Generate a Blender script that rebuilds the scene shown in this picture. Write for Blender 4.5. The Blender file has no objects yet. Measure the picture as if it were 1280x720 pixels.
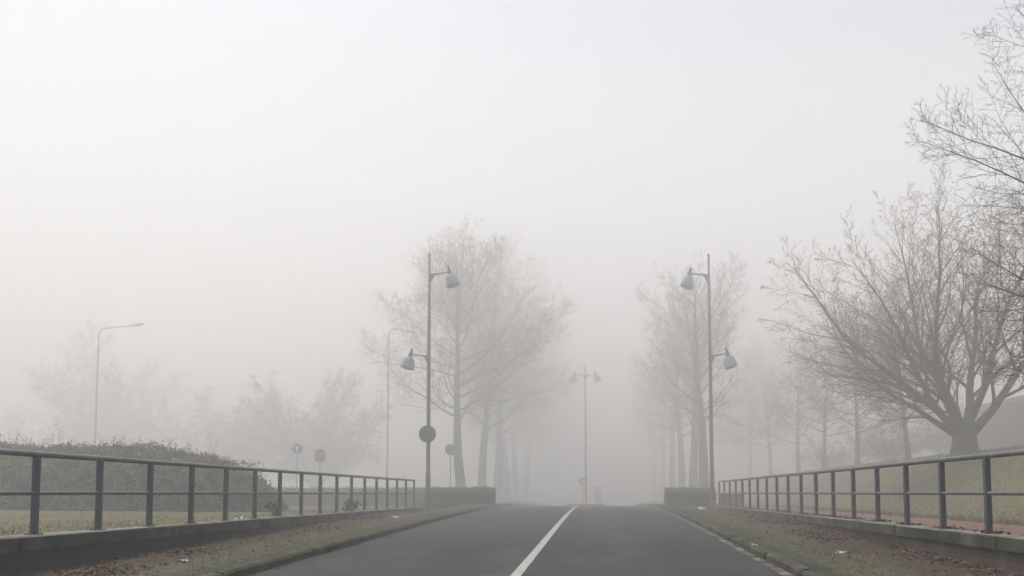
import bpy, math, random
from mathutils import Vector, Matrix, noise

sc = bpy.context.scene
COL = sc.collection
PI = math.pi
R = math.radians

# ------------------------------------------------------------------ helpers
class MB:
    """collects polygons, builds ONE mesh object"""
    def __init__(self):
        self.v = []; self.f = []; self.m = []
    def poly(self, pts, mi=0):
        n = len(self.v); self.v.extend(pts)
        self.f.append(tuple(range(n, n + len(pts)))); self.m.append(mi)
    def box(self, x0, x1, y0, y1, z0, z1, mi=0, bev=0.0):
        if bev <= 0:
            n = len(self.v)
            self.v += [(x, y, z) for x in (x0, x1) for y in (y0, y1) for z in (z0, z1)]
            for q in ((0, 1, 3, 2), (4, 6, 7, 5), (0, 4, 5, 1), (2, 3, 7, 6), (0, 2, 6, 4), (1, 5, 7, 3)):
                self.f.append(tuple(n + i for i in q)); self.m.append(mi)
            return
        b = bev  # chamfered block: 24 vertices
        n = len(self.v)
        idx = {}
        for sx in (0, 1):
            for sy in (0, 1):
                for sz in (0, 1):
                    X = (x0, x1)[sx]; Y = (y0, y1)[sy]; Z = (z0, z1)[sz]
                    ix = b if sx == 0 else -b; iy = b if sy == 0 else -b; iz = b if sz == 0 else -b
                    for ax, p in (('x', (X, Y + iy, Z + iz)), ('y', (X + ix, Y, Z + iz)), ('z', (X + ix, Y + iy, Z))):
                        idx[(sx, sy, sz, ax)] = len(self.v); self.v.append(p)
        def F(*k):
            self.f.append(tuple(idx[a] for a in k)); self.m.append(mi)
        for s in (0, 1):
            F((s, 0, 0, 'x'), (s, 0, 1, 'x'), (s, 1, 1, 'x'), (s, 1, 0, 'x'))
            F((0, s, 0, 'y'), (1, s, 0, 'y'), (1, s, 1, 'y'), (0, s, 1, 'y'))
            F((0, 0, s, 'z'), (0, 1, s, 'z'), (1, 1, s, 'z'), (1, 0, s, 'z'))
        for a in (0, 1):
            for c in (0, 1):
                F((0, a, c, 'y'), (1, a, c, 'y'), (1, a, c, 'z'), (0, a, c, 'z'))
                F((a, 0, c, 'x'), (a, 1, c, 'x'), (a, 1, c, 'z'), (a, 0, c, 'z'))
                F((a, c, 0, 'x'), (a, c, 1, 'x'), (a, c, 1, 'y'), (a, c, 0, 'y'))
        for a in (0, 1):
            for c in (0, 1):
                for e in (0, 1):
                    F((a, c, e, 'x'), (a, c, e, 'y'), (a, c, e, 'z'))
    def tube(self, pts, radii, sides=8, mi=0, cap=True):
        n0 = len(self.v)
        k = len(pts)
        ref = None
        for i in range(k):
            a = pts[max(i - 1, 0)]; b = pts[min(i + 1, k - 1)]
            dx, dy, dz = b[0] - a[0], b[1] - a[1], b[2] - a[2]
            l = math.sqrt(dx * dx + dy * dy + dz * dz) or 1e-9
            dx /= l; dy /= l; dz /= l
            if ref is None:
                ref = (1, 0, 0) if abs(dx) < .8 else (0, 1, 0)
            # u = ref - (ref.d)d
            dt = ref[0] * dx + ref[1] * dy + ref[2] * dz
            ux, uy, uz = ref[0] - dt * dx, ref[1] - dt * dy, ref[2] - dt * dz
            l = math.sqrt(ux * ux + uy * uy + uz * uz)
            if l < 1e-5:
                ref = (0, 1, 0) if abs(dx) > .5 else (1, 0, 0)
                dt = ref[0] * dx + ref[1] * dy + ref[2] * dz
                ux, uy, uz = ref[0] - dt * dx, ref[1] - dt * dy, ref[2] - dt * dz
                l = math.sqrt(ux * ux + uy * uy + uz * uz)
            ux /= l; uy /= l; uz /= l
            ref = (ux, uy, uz)
            wx, wy, wz = dy * uz - dz * uy, dz * ux - dx * uz, dx * uy - dy * ux
            p = pts[i]; r = radii[i]
            for s in range(sides):
                c, sn = CS[sides][s]
                c *= r; sn *= r
                self.v.append((p[0] + ux * c + wx * sn, p[1] + uy * c + wy * sn, p[2] + uz * c + wz * sn))
        for i in range(k - 1):
            a = n0 + i * sides; b = a + sides
            for s in range(sides):
                t = (s + 1) % sides
                self.f.append((a + s, a + t, b + t, b + s)); self.m.append(mi)
        if cap and sides > 3:
            self.f.append(tuple(n0 + s for s in range(sides - 1, -1, -1))); self.m.append(mi)
            e = n0 + (k - 1) * sides
            self.f.append(tuple(e + s for s in range(sides))); self.m.append(mi)
    def lathe(self, prof, M=None, sides=24, mi=0):
        """prof: (r, z) list about local z, placed by matrix M"""
        M = M or Matrix()
        n0 = len(self.v)
        for r, z in prof:
            for s in range(sides):
                a = 2 * PI * s / sides
                self.v.append(tuple(M @ Vector((r * math.cos(a), r * math.sin(a), z))))
        for i in range(len(prof) - 1):
            a = n0 + i * sides; b = a + sides
            for s in range(sides):
                t = (s + 1) % sides
                self.f.append((a + s, a + t, b + t, b + s)); self.m.append(mi)
        self.f.append(tuple(n0 + s for s in range(sides - 1, -1, -1))); self.m.append(mi)
        e = n0 + (len(prof) - 1) * sides
        self.f.append(tuple(e + s for s in range(sides))); self.m.append(mi)
    def leaf(self, p, size, rng, mi=0, flat=0.0):
        a = rng.random() * 2 * PI; z = rng.uniform(-1, 1) * (1 - flat)
        s = math.sqrt(max(0, 1 - z * z))
        d = Vector((s * math.cos(a), s * math.sin(a), z))
        q = Vector((rng.uniform(-1, 1), rng.uniform(-1, 1), rng.uniform(-1, 1) if flat < .5 else rng.uniform(-.3, .3)))
        w = (q - d * q.dot(d))
        if w.length < 1e-3: w = d.orthogonal()
        w.normalize()
        n = d.cross(w)
        P = Vector(p); h = size * .5; b = size * rng.uniform(.26, .4)
        c = n * (size * rng.uniform(-.18, .18))
        self.poly([tuple(P - d * h), tuple(P + w * b + c), tuple(P + d * h), tuple(P - w * b + c)], mi)
    def build(self, name, mats, parent=None, smooth=False, loc=None):
        me = bpy.data.meshes.new(name)
        me.from_pydata(self.v, [], self.f)
        if not isinstance(mats, (list, tuple)): mats = [mats]
        for m in mats: me.materials.append(m)
        if len(mats) > 1: me.polygons.foreach_set('material_index', self.m)
        if smooth: me.polygons.foreach_set('use_smooth', [True] * len(self.f))
        me.update()
        o = bpy.data.objects.new(name, me); COL.objects.link(o)
        if parent is not None: o.parent = parent
        if loc is not None: o.location = loc
        return o

CS = {n: [(math.cos(2 * PI * s / n), math.sin(2 * PI * s / n)) for s in range(n)] for n in range(3, 33)}

def tag(o, label=None, cat=None, group=None, kind=None):
    if label: o['label'] = label
    if cat: o['category'] = cat
    if group: o['group'] = group
    if kind: o['kind'] = kind
    return o

def empty(name, loc, label, cat, group=None, rz=0.0):
    o = bpy.data.objects.new(name, None); COL.objects.link(o)
    o.location = loc; o.rotation_euler = (0, 0, rz); o.empty_display_size = .3
    return tag(o, label, cat, group)

def dup(root, loc, rz, label, scale=None):
    def rec(o, parent):
        c = o.copy(); COL.objects.link(c); c.parent = parent
        for ch in list(o.children): rec(ch, c)
        return c
    c = rec(root, None)
    c.location = loc; c.rotation_euler = (0, 0, rz)
    if scale is not None: c.scale = scale
    c['label'] = label
    return c

def sm(a, b, t):
    t = max(0., min(1., (t - a) / (b - a))); return t * t * (3 - 2 * t)
def lerp(a, b, t): return a + (b - a) * t
def nz(x, y, z=0.0): return noise.noise(Vector((x, y, z)))

# ------------------------------------------------------------------ materials
def mat(name, c1, c2=None, scale=4.0, rough=.8, metal=0.0, bump=0.0, bscale=None, detail=5, c3=None, scale3=.6, spec=.3, amount3=.5):
    m = bpy.data.materials.new(name); m.use_nodes = True
    nt = m.node_tree; N = nt.nodes; L = nt.links; bs = N['Principled BSDF']
    bs.inputs['Roughness'].default_value = rough; bs.inputs['Metallic'].default_value = metal
    bs.inputs['Specular IOR Level'].default_value = spec
    geo = N.new('ShaderNodeNewGeometry'); src = geo.outputs['Position']
    if c2 is None: c2 = tuple(x * 1.25 for x in c1)
    n = N.new('ShaderNodeTexNoise'); n.inputs['Scale'].default_value = scale; n.inputs['Detail'].default_value = detail
    n.inputs['Roughness'].default_value = .65
    L.new(src, n.inputs['Vector'])
    ramp = N.new('ShaderNodeValToRGB'); ramp.color_ramp.elements[0].position = .36; ramp.color_ramp.elements[1].position = .64
    ramp.color_ramp.elements[0].color = (*c1, 1); ramp.color_ramp.elements[1].color = (*c2, 1)
    L.new(n.outputs['Fac'], ramp.inputs[0]); col = ramp.outputs[0]
    if c3 is not None:
        n3 = N.new('ShaderNodeTexNoise'); n3.inputs['Scale'].default_value = scale3; n3.inputs['Detail'].default_value = 4
        L.new(src, n3.inputs['Vector'])
        r3 = N.new('ShaderNodeValToRGB'); r3.color_ramp.elements[0].position = .62 - .3 * amount3; r3.color_ramp.elements[1].position = .8 - .3 * amount3
        L.new(n3.outputs['Fac'], r3.inputs[0])
        mx = N.new('ShaderNodeMix'); mx.data_type = 'RGBA'
        L.new(r3.outputs[0], mx.inputs['Factor']); L.new(col, mx.inputs[6]); mx.inputs[7].default_value = (*c3, 1)
        col = mx.outputs[2]
    L.new(col, bs.inputs['Base Color'])
    if bump > 0:
        nb = N.new('ShaderNodeTexNoise'); nb.inputs['Scale'].default_value = bscale or scale * 6; nb.inputs['Detail'].default_value = 6
        L.new(src, nb.inputs['Vector'])
        b = N.new('ShaderNodeBump'); b.inputs['Strength'].default_value = bump; b.inputs['Distance'].default_value = .03
        L.new(nb.outputs['Fac'], b.inputs['Height']); L.new(b.outputs[0], bs.inputs['Normal'])
    return m

def nodes_of(m): return m.node_tree.nodes, m.node_tree.links, m.node_tree.nodes['Principled BSDF']

def add_x_zones(m, stops, axis=0, wob=.25):
    """blend extra colours across the verge: stops = [(x, colour)], mixed with the noise colour already there"""
    N, L, bs = nodes_of(m)
    base = bs.inputs['Base Color'].links[0].from_socket
    geo = N.new('ShaderNodeNewGeometry'); sep = N.new('ShaderNodeSeparateXYZ'); L.new(geo.outputs['Position'], sep.inputs[0])
    n = N.new('ShaderNodeTexNoise'); n.inputs['Scale'].default_value = 1.1; n.inputs['Detail'].default_value = 6
    L.new(geo.outputs['Position'], n.inputs['Vector'])
    a = N.new('ShaderNodeMath'); a.operation = 'MULTIPLY_ADD'; a.inputs[1].default_value = wob * 6; a.inputs[2].default_value = -wob * 3
    L.new(n.outputs['Fac'], a.inputs[0])
    s = N.new('ShaderNodeMath'); s.operation = 'ADD'; L.new(sep.outputs[axis], s.inputs[0]); L.new(a.outputs[0], s.inputs[1])
    x0, x1 = stops[0][0], stops[-1][0]
    mr = N.new('ShaderNodeMapRange'); mr.inputs['From Min'].default_value = x0; mr.inputs['From Max'].default_value = x1
    L.new(s.outputs[0], mr.inputs['Value'])
    ramp = N.new('ShaderNodeValToRGB'); e = ramp.color_ramp.elements
    while len(e) < len(stops): e.new(.5)
    for i, (x, c) in enumerate(stops):
        e[i].position = (x - x0) / (x1 - x0); e[i].color = (*c, 1)
    L.new(mr.outputs[0], ramp.inputs[0])
    mx = N.new('ShaderNodeMix'); mx.data_type = 'RGBA'; mx.blend_type = 'MULTIPLY'; mx.inputs['Factor'].default_value = 1
    L.new(base, mx.inputs[6]); L.new(ramp.outputs[0], mx.inputs[7])
    L.new(mx.outputs[2], bs.inputs['Base Color'])

M = {}
M['asphalt'] = mat('asphalt', (.018, .018, .0195), (.062, .062, .064), 30, .7, bump=.8, bscale=80, c3=(.062, .062, .061), scale3=1.1, spec=.28, amount3=.35)
def asphalt_tracks(m):
    N, L, bs = nodes_of(m)
    base = bs.inputs['Base Color'].links[0].from_socket
    geo = N.new('ShaderNodeNewGeometry')
    mp = N.new('ShaderNodeMapping'); mp.inputs['Scale'].default_value = (1.3, .07, 1); L.new(geo.outputs['Position'], mp.inputs[0])
    n = N.new('ShaderNodeTexNoise'); n.inputs['Scale'].default_value = 1.0; n.inputs['Detail'].default_value = 4; L.new(mp.outputs[0], n.inputs['Vector'])
    r = N.new('ShaderNodeValToRGB'); r.color_ramp.elements[0].position = .35; r.color_ramp.elements[1].position = .7
    r.color_ramp.elements[0].color = (.62, .62, .63, 1); r.color_ramp.elements[1].color = (1.25, 1.25, 1.24, 1); L.new(n.outputs['Fac'], r.inputs[0])
    mx = N.new('ShaderNodeMix'); mx.data_type = 'RGBA'; mx.blend_type = 'MULTIPLY'; mx.inputs['Factor'].default_value = 1
    L.new(base, mx.inputs[6]); L.new(r.outputs[0], mx.inputs[7])
    # crack network and dark patches
    v = N.new('ShaderNodeTexVoronoi'); v.feature = 'DISTANCE_TO_EDGE'; v.inputs['Scale'].default_value = .32
    nw = N.new('ShaderNodeTexNoise'); nw.inputs['Scale'].default_value = 1.6; nw.inputs['Detail'].default_value = 5; L.new(geo.outputs['Position'], nw.inputs['Vector'])
    ad = N.new('ShaderNodeMix'); ad.data_type = 'RGBA'; ad.inputs['Factor'].default_value = .35
    L.new(geo.outputs['Position'], ad.inputs[6]); L.new(nw.outputs['Color'], ad.inputs[7]); L.new(ad.outputs[2], v.inputs['Vector'])
    cr = N.new('ShaderNodeMapRange'); cr.inputs['From Min'].default_value = .0; cr.inputs['From Max'].default_value = .006
    cr.inputs['To Min'].default_value = .7; cr.inputs['To Max'].default_value = 1; L.new(v.outputs['Distance'], cr.inputs['Value'])
    m2 = N.new('ShaderNodeMix'); m2.data_type = 'RGBA'; m2.blend_type = 'MULTIPLY'; m2.inputs['Factor'].default_value = 1
    L.new(mx.outputs[2], m2.inputs[6]); L.new(cr.outputs[0], m2.inputs[7])
    L.new(m2.outputs[2], bs.inputs['Base Color'])
    rr = N.new('ShaderNodeMapRange'); rr.inputs['To Min'].default_value = .6; rr.inputs['To Max'].default_value = .85
    L.new(n.outputs['Fac'], rr.inputs['Value']); L.new(rr.outputs[0], bs.inputs['Roughness'])
asphalt_tracks(M['asphalt'])
M['paint_line'] = mat('road_paint', (.33, .33, .31), (.47, .47, .445), 7, .6, c3=(.16, .16, .155), scale3=7, amount3=.28, bump=.2, bscale=120)
M['gutter'] = mat('gutter_concrete', (.15, .14, .12), (.24, .23, .20), 6, .8, c3=(.045, .045, .04), scale3=2.6, amount3=.72, bump=.3, bscale=50)
M['kerb'] = mat('mossy_kerb', (.05, .05, .042), (.085, .08, .068), 5, .85, c3=(.045, .055, .022), scale3=1.6, amount3=.75, bump=.5, bscale=40)
M['verge_l'] = mat('verge_soil_left', (.55, .55, .53), (1.1, 1.05, .92), 7, .95, bump=1.0, bscale=28)
add_x_zones(M['verge_l'], [(-6.8, (.030, .027, .024)), (-6.35, (.050, .036, .028)), (-5.75, (.062, .047, .034)), (-5.45, (.09, .086, .055)), (-5.0, (.10, .102, .062)), (-4.5, (.058, .06, .038))], 0, .12)
M['verge_r'] = mat('verge_soil_right', (.55, .55, .53), (1.1, 1.05, .92), 7, .95, bump=1.0, bscale=28)
add_x_zones(M['verge_r'], [(2.45, (.04, .042, .028)), (2.8, (.088, .092, .055)), (3.4, (.098, .098, .062)), (3.8, (.072, .055, .04)), (4.3, (.06, .043, .033)), (4.75, (.042, .036, .03))], 0, .14)
M['turf'] = mat('rough_turf', (.10, .105, .045), (.165, .15, .075), 3.0, .95, c3=(.12, .09, .05), scale3=.7, amount3=.4, bump=.9, bscale=22)
M['path'] = mat('red_path_paving', (.17, .085, .07), (.22, .12, .10), 3.5, .85, c3=(.14, .11, .085), scale3=.8, amount3=.45, bump=.4, bscale=45)
M['lane'] = mat('pale_asphalt', (.20, .20, .19), (.26, .26, .25), 4, .8, bump=.3, bscale=50)
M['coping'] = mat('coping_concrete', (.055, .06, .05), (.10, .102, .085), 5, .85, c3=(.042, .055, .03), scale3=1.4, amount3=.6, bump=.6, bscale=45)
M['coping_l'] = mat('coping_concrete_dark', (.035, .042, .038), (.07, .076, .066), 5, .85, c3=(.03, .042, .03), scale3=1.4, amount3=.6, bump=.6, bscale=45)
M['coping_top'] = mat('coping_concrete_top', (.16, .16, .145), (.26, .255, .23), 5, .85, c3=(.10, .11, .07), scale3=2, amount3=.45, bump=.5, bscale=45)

def stain(m, k=.5):
    N, L, bs = nodes_of(m)
    base = bs.inputs['Base Color'].links[0].from_socket
    geo = N.new('ShaderNodeNewGeometry'); mp = N.new('ShaderNodeMapping'); mp.inputs['Scale'].default_value = (1.3, 1.3, .6); L.new(geo.outputs['Position'], mp.inputs[0])
    n = N.new('ShaderNodeTexNoise'); n.inputs['Scale'].default_value = 1.6; n.inputs['Detail'].default_value = 6; L.new(mp.outputs[0], n.inputs['Vector'])
    r = N.new('ShaderNodeValToRGB'); r.color_ramp.elements[0].position = .38; r.color_ramp.elements[1].position = .62
    r.color_ramp.elements[0].color = (k, k, k, 1); r.color_ramp.elements[1].color = (1.3, 1.28, 1.2, 1); L.new(n.outputs['Fac'], r.inputs[0])
    mx = N.new('ShaderNodeMix'); mx.data_type = 'RGBA'; mx.blend_type = 'MULTIPLY'; mx.inputs['Factor'].default_value = 1
    L.new(base, mx.inputs[6]); L.new(r.outputs[0], mx.inputs[7]); L.new(mx.outputs[2], bs.inputs['Base Color'])
stain(M['coping']); stain(M['coping_l']); stain(M['kerb'], .55)

def brick_mat(name, a, b, mortar, dirt):
    m = mat(name, a, b, 5, .9, bump=.4, bscale=60)
    N, L, bs = nodes_of(m)
    base = bs.inputs['Base Color'].links[0].from_socket
    geo = N.new('ShaderNodeNewGeometry'); sep = N.new('ShaderNodeSeparateXYZ'); L.new(geo.outputs['Position'], sep.inputs[0])
    ad = N.new('ShaderNodeMath'); ad.operation = 'ADD'; L.new(sep.outputs[0], ad.inputs[0]); L.new(sep.outputs[1], ad.inputs[1])
    cmb = N.new('ShaderNodeCombineXYZ'); L.new(ad.outputs[0], cmb.inputs[0]); L.new(sep.outputs[2], cmb.inputs[1])
    br = N.new('ShaderNodeTexBrick'); br.inputs['Scale'].default_value = 1; br.inputs['Brick Width'].default_value = .22; br.inputs['Row Height'].default_value = .075
    br.inputs['Mortar Size'].default_value = .008; L.new(cmb.outputs[0], br.inputs['Vector'])
    br.inputs['Color2'].default_value = (*[x * .7 for x in b], 1); br.inputs['Mortar'].default_value = (*mortar, 1)
    L.new(base, br.inputs['Color1'])
    n = N.new('ShaderNodeTexNoise'); n.inputs['Scale'].default_value = 2.3; n.inputs['Detail'].default_value = 6; L.new(geo.outputs['Position'], n.inputs['Vector'])
    r = N.new('ShaderNodeValToRGB'); r.color_ramp.elements[0].position = .42; r.color_ramp.elements[1].position = .66; L.new(n.outputs['Fac'], r.inputs[0])
    mx = N.new('ShaderNodeMix'); mx.data_type = 'RGBA'; L.new(r.outputs[0], mx.inputs['Factor']); L.new(br.outputs[0], mx.inputs[6]); mx.inputs[7].default_value = (*dirt, 1)
    L.new(mx.outputs[2], bs.inputs['Base Color'])
    return m
M['brick_r'] = brick_mat('stained_red_brick', (.075, .045, .036), (.11, .062, .05), (.085, .08, .07), (.10, .10, .085))
M['brick_l'] = brick_mat('dark_brick', (.028, .027, .026), (.042, .038, .034), (.04, .04, .036), (.03, .033, .03))  # near-black brick for the left wall, darker than the right one
M['brick_house'] = brick_mat('dark_red_brick', (.03, .022, .024), (.045, .032, .033), (.04, .036, .035), (.04, .034, .034))
M['rail'] = mat('grey_blue_rail_paint', (.048, .057, .070), (.068, .078, .094), 9, .42, c3=(.075, .05, .035), scale3=9, amount3=.12, spec=.5, bump=.12, bscale=60)
M['rail_top'] = mat('light_grey_rail_paint', (.075, .087, .103), (.115, .128, .146), 6, .38, c3=(.16, .17, .18), scale3=5, amount3=.3, spec=.5, bump=.08, bscale=90)  # lighter colour for both rails than for the posts, with paler patches
M['pole'] = mat('grey_pole_paint', (.13, .135, .145), (.17, .175, .185), 5, .5, c3=(.10, .10, .10), scale3=2, amount3=.3, spec=.4)
M['shade'] = mat('blue_grey_lamp_enamel', (.30, .33, .36), (.36, .39, .42), 6, .4, spec=.5)
M['shade_low'] = mat('grey_lamp_collar', (.12, .125, .13), (.15, .155, .16), 6, .5)
M['lens'] = mat('frosted_lens', (.35, .36, .36), (.42, .43, .43), 6, .3)
M['galv'] = mat('galvanised_steel', (.22, .225, .23), (.30, .305, .31), 14, .5, metal=.4)
M['sign_back'] = mat('grey_sign_back', (.10, .10, .105), (.14, .14, .145), 8, .6)
M['sign_blue'] = mat('blue_sign_face', (.02, .10, .42), (.025, .12, .46), 5, .4)
M['sign_white'] = mat('white_sign_face', (.75, .75, .74), (.8, .8, .79), 5, .4)
M['sign_green'] = mat('grey_green_sign_back', (.13, .16, .15), (.17, .20, .19), 5, .5)
M['sign_red'] = mat('red_sign_face', (.45, .03, .03), (.5, .04, .04), 5, .4)
M['yellow'] = mat('yellow_bollard_plastic', (.95, .50, .02), (1.0, .58, .03), 5, .45)
M['cabinet'] = mat('grey_cabinet_paint', (.10, .11, .11), (.14, .15, .15), 4, .6, c3=(.09, .10, .08), scale3=2, amount3=.4)
M['white_post'] = mat('white_post_paint', (.62, .62, .60), (.74, .74, .72), 6, .5)
M['bark'] = mat('grey_brown_bark', (.07, .062, .053), (.12, .108, .092), 4, .95, c3=(.085, .095, .06), scale3=.8, amount3=.35, bump=.8, bscale=25)
M['bark_pale'] = mat('pale_grey_bark', (.09, .082, .072), (.145, .13, .112), 4, .95, c3=(.085, .095, .06), scale3=.8, amount3=.35, bump=.8, bscale=25)
M['bark_light'] = mat('light_grey_bark', (.14, .13, .115), (.21, .195, .17), 4, .95, c3=(.12, .125, .09), scale3=.8, amount3=.35, bump=.8, bscale=25)
M['twig'] = mat('brown_twigs', (.095, .078, .062), (.14, .115, .09), 3, .9)
M['twig_warm'] = mat('warm_brown_twigs', (.19, .145, .10), (.26, .20, .14), 3, .9)
M['twig_beige'] = mat('beige_twigs', (.27, .20, .13), (.36, .27, .18), 3, .9)
M['twig_dark'] = mat('dark_wet_twigs', (.05, .045, .041), (.085, .076, .068), 3, .9)
M['dead_leaf'] = mat('withered_leaves', (.17, .115, .065), (.28, .20, .12), 3, .9)
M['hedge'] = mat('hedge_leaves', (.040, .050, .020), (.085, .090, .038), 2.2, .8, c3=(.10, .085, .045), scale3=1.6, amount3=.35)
M['hedge_top'] = mat('hedge_lit_top_leaves', (.15, .17, .06), (.21, .225, .085), 2.2, .8)  # lighter leaves for the hedge top, daylight from above put into the colour
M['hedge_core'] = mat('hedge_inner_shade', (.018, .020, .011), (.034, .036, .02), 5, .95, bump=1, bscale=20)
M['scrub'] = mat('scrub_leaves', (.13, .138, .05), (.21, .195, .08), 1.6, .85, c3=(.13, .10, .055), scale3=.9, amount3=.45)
M['scrub_top'] = mat('pale_scrub_leaves', (.16, .155, .075), (.25, .225, .12), 1.6, .85)  # upper leaves of the overgrown hedge, painted lighter where daylight falls
M['scrub_grey'] = mat('grey_shrub_twigs', (.06, .06, .05), (.10, .095, .08), 1.6, .9)
M['grass'] = mat('grass_blades', (.09, .105, .038), (.16, .155, .07), 2.5, .85, c3=(.20, .165, .09), scale3=1.2, amount3=.4)
M['grass_dull'] = mat('dull_verge_grass', (.07, .074, .042), (.13, .122, .07), 2.5, .85, c3=(.13, .105, .065), scale3=1.2, amount3=.5)
M['moss'] = mat('dark_moss_tufts', (.028, .026, .016), (.05, .044, .026), 12, .95)
M['leaf_a'] = mat('rust_dead_leaf', (.11, .056, .03), (.16, .082, .042), 9, .85)
M['leaf_b'] = mat('brown_dead_leaf', (.085, .052, .032), (.13, .085, .05), 9, .85)
M['leaf_c'] = mat('tan_dead_leaf', (.19, .14, .085), (.26, .20, .13), 9, .85)
M['paper'] = mat('wet_white_paper', (.62, .61, .58), (.75, .74, .71), 12, .7)
M['roof_edge'] = mat('pale_roof_trim', (.16, .16, .157), (.21, .21, .2), 5, .7)
M['glass'] = mat('dark_window_glass', (.02, .024, .028), (.03, .034, .038), 3, .12, spec=.6)
M['cabinet_hazed'] = mat('hazed_cabinet_paint', (.40, .39, .37), (.48, .47, .44), 3, .85)  # cabinet grey paled to keep it faint, fog haze put into the colour

# ------------------------------------------------------------------ terrain profile
RP = [(-40, -1.0), (-10, -.24), (0, 0), (9.3, .205), (15, .345), (23, .53), (29, .615), (32, .632), (36, .605), (45, .475), (54, .335), (70, -.05), (100, -.95), (160, -2.9), (420, -11)]
def rz(y):
    for i in range(len(RP) - 1):
        if RP[i][0] <= y <= RP[i + 1][0]:
            break
    x1, y1 = RP[i]; x2, y2 = RP[i + 1]
    x0, y0 = RP[max(i - 1, 0)]; x3, y3 = RP[min(i + 2, len(RP) - 1)]
    m1 = (y2 - y0) / (x2 - x0) if x2 != x0 else 0
    m2 = (y3 - y1) / (x3 - x1) if x3 != x1 else 0
    h = x2 - x1; t = (y - x1) / h
    return ((2 * t ** 3 - 3 * t * t + 1) * y1 + (t ** 3 - 2 * t * t + t) * h * m1 + (-2 * t ** 3 + 3 * t * t) * y2 + (t ** 3 - t * t) * h * m2)

XL, XR = -4.42, 2.38           # asphalt edges
GL = .60
def outer(x, y):
    """ground beyond the parapets"""
    if x < 0:
        z = GL + .06 * nz(x * .2, y * .2) * sm(-7.2, -9, x) + .10 * sm(-12, -30, x)
    else:
        b = sm(8.9, 13.4, x)
        z = GL + 2.05 * b + .55 * sm(12.5, 20, x) + .12 * nz(x * .3, y * .3, 3) * b
    far = sm(58, 130, y)
    return z - far * 1.0
def verge_z(x, y, side):
    k = rz(y) + .11
    if side < 0: s = (XL - .12 - x) / (XL - .12 + 6.70)
    else: s = (x - XR - .12) / (4.75 - XR - .12)
    s = max(0., min(1., s))
    foot = min(rz(y) + (.07 if side < 0 else .06), .60)
    foot = lerp(foot, GL - .01 - sm(58, 130, y), sm(29, 35, y))
    z = lerp(k, foot, s * s * (3 - 2 * s) if side < 0 else s)
    z -= .032 * (1 - sm(0, .07, s))
    amp = .022 * sm(0, .12, s)
    z += amp * (nz(x * 2.1, y * 2.1, 7) + .7 * nz(x * 6, y * 6, 3) + .5 * nz(x * 13, y * 13, 1))
    if side < 0: z += .03 * math.exp(-((s - .62) / .18) ** 2)
    return z

def frange(segs):
    out = []
    for a, b, st in segs:
        n = max(1, round((b - a) / st))
        out += [a + (b - a) * i / n for i in range(n)]
    out.append(segs[-1][1]); return out

def sheet(name, xs, ys, zf, m, smooth=True):
    mb = MB(); nx = len(xs)
    mb.v = [(x, y, zf(x, y)) for y in ys for x in xs]
    for j in range(len(ys) - 1):
        for i in range(nx - 1):
            a = j * nx + i
            mb.f.append((a, a + 1, a + nx + 1, a + nx))
    mb.m = [0] * len(mb.f)
    o = mb.build(name, m, smooth=smooth); o['kind'] = 'structure'; return o

ys_far = frange([(-30, -2, 4), (-2, 40, .5), (40, 80, 1.5), (80, 140, 5), (140, 420, 20)])
def gz(x, y):
    if -6.86 < x < 4.86:
        if XL - .1 < x < XR + .1: return rz(y) - .30
        return min(verge_z(x, y, -1 if x < 0 else 1), rz(y) + .11) - .22
    if y > 29 and -8.2 < x < 6.0:   # tie into the verges where the parapets have ended
        return outer(x, y) - .02
    return outer(x, y)
xs_g = frange([(-420, -120, 60), (-120, -50, 10), (-50, -24, 2), (-24, -7.0, .5)]) + [-6.84, -6.7, -4.6, -4.5, 2.46, 2.56, 4.75, 4.88] + frange([(5.0, 16, .4), (16, 40, 2), (40, 120, 10), (120, 420, 60)])
sheet('ground', xs_g, ys_far, gz, M['turf'])
ys_r = frange([(-30, 0, 2), (0, 60, .5), (60, 140, 2), (140, 420, 20)])
def road_z(x, y):
    return rz(y) - .035 * ((x + 1.02) / 3.4) ** 2 + .006 * nz(x * .8, y * .4)
sheet('road', frange([(XL, XR, .34)]), ys_r, road_z, M['asphalt'])
ys_v = frange([(-6, 4, .4), (4, 24, .09), (24, 40, .25), (40, 140, 2)])
sheet('left_verge', frange([(-6.72, XL - .118, .085)]), ys_v, lambda x, y: verge_z(x, y, -1), M['verge_l'])
sheet('right_verge', frange([(XR + .118, 4.77, .085)]), ys_v, lambda x, y: verge_z(x, y, 1), M['verge_r'])
# verges past the end of the parapets widen out to the tree rows
def wide_l(x, y): return lerp(verge_z(-6.7, y, -1), outer(x, y), sm(-6.7, -7.4, x)) + .015 * nz(x * 3, y * 3)
def wide_r(x, y): return lerp(verge_z(4.75, y, 1), outer(x, y), sm(4.75, 5.4, x)) + .015 * nz(x * 3, y * 3)
ys_w = frange([(28.75, 40, .3), (40, 140, 2)])
sheet('left_verge_end', frange([(-8.3, -6.715, .2)]), ys_w, wide_l, M['turf'])
ys_w2 = frange([(32.75, 40, .3), (40, 140, 2)])
sheet('right_verge_end', frange([(4.765, 6.1, .2)]), ys_w2, wide_r, M['turf'])
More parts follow.
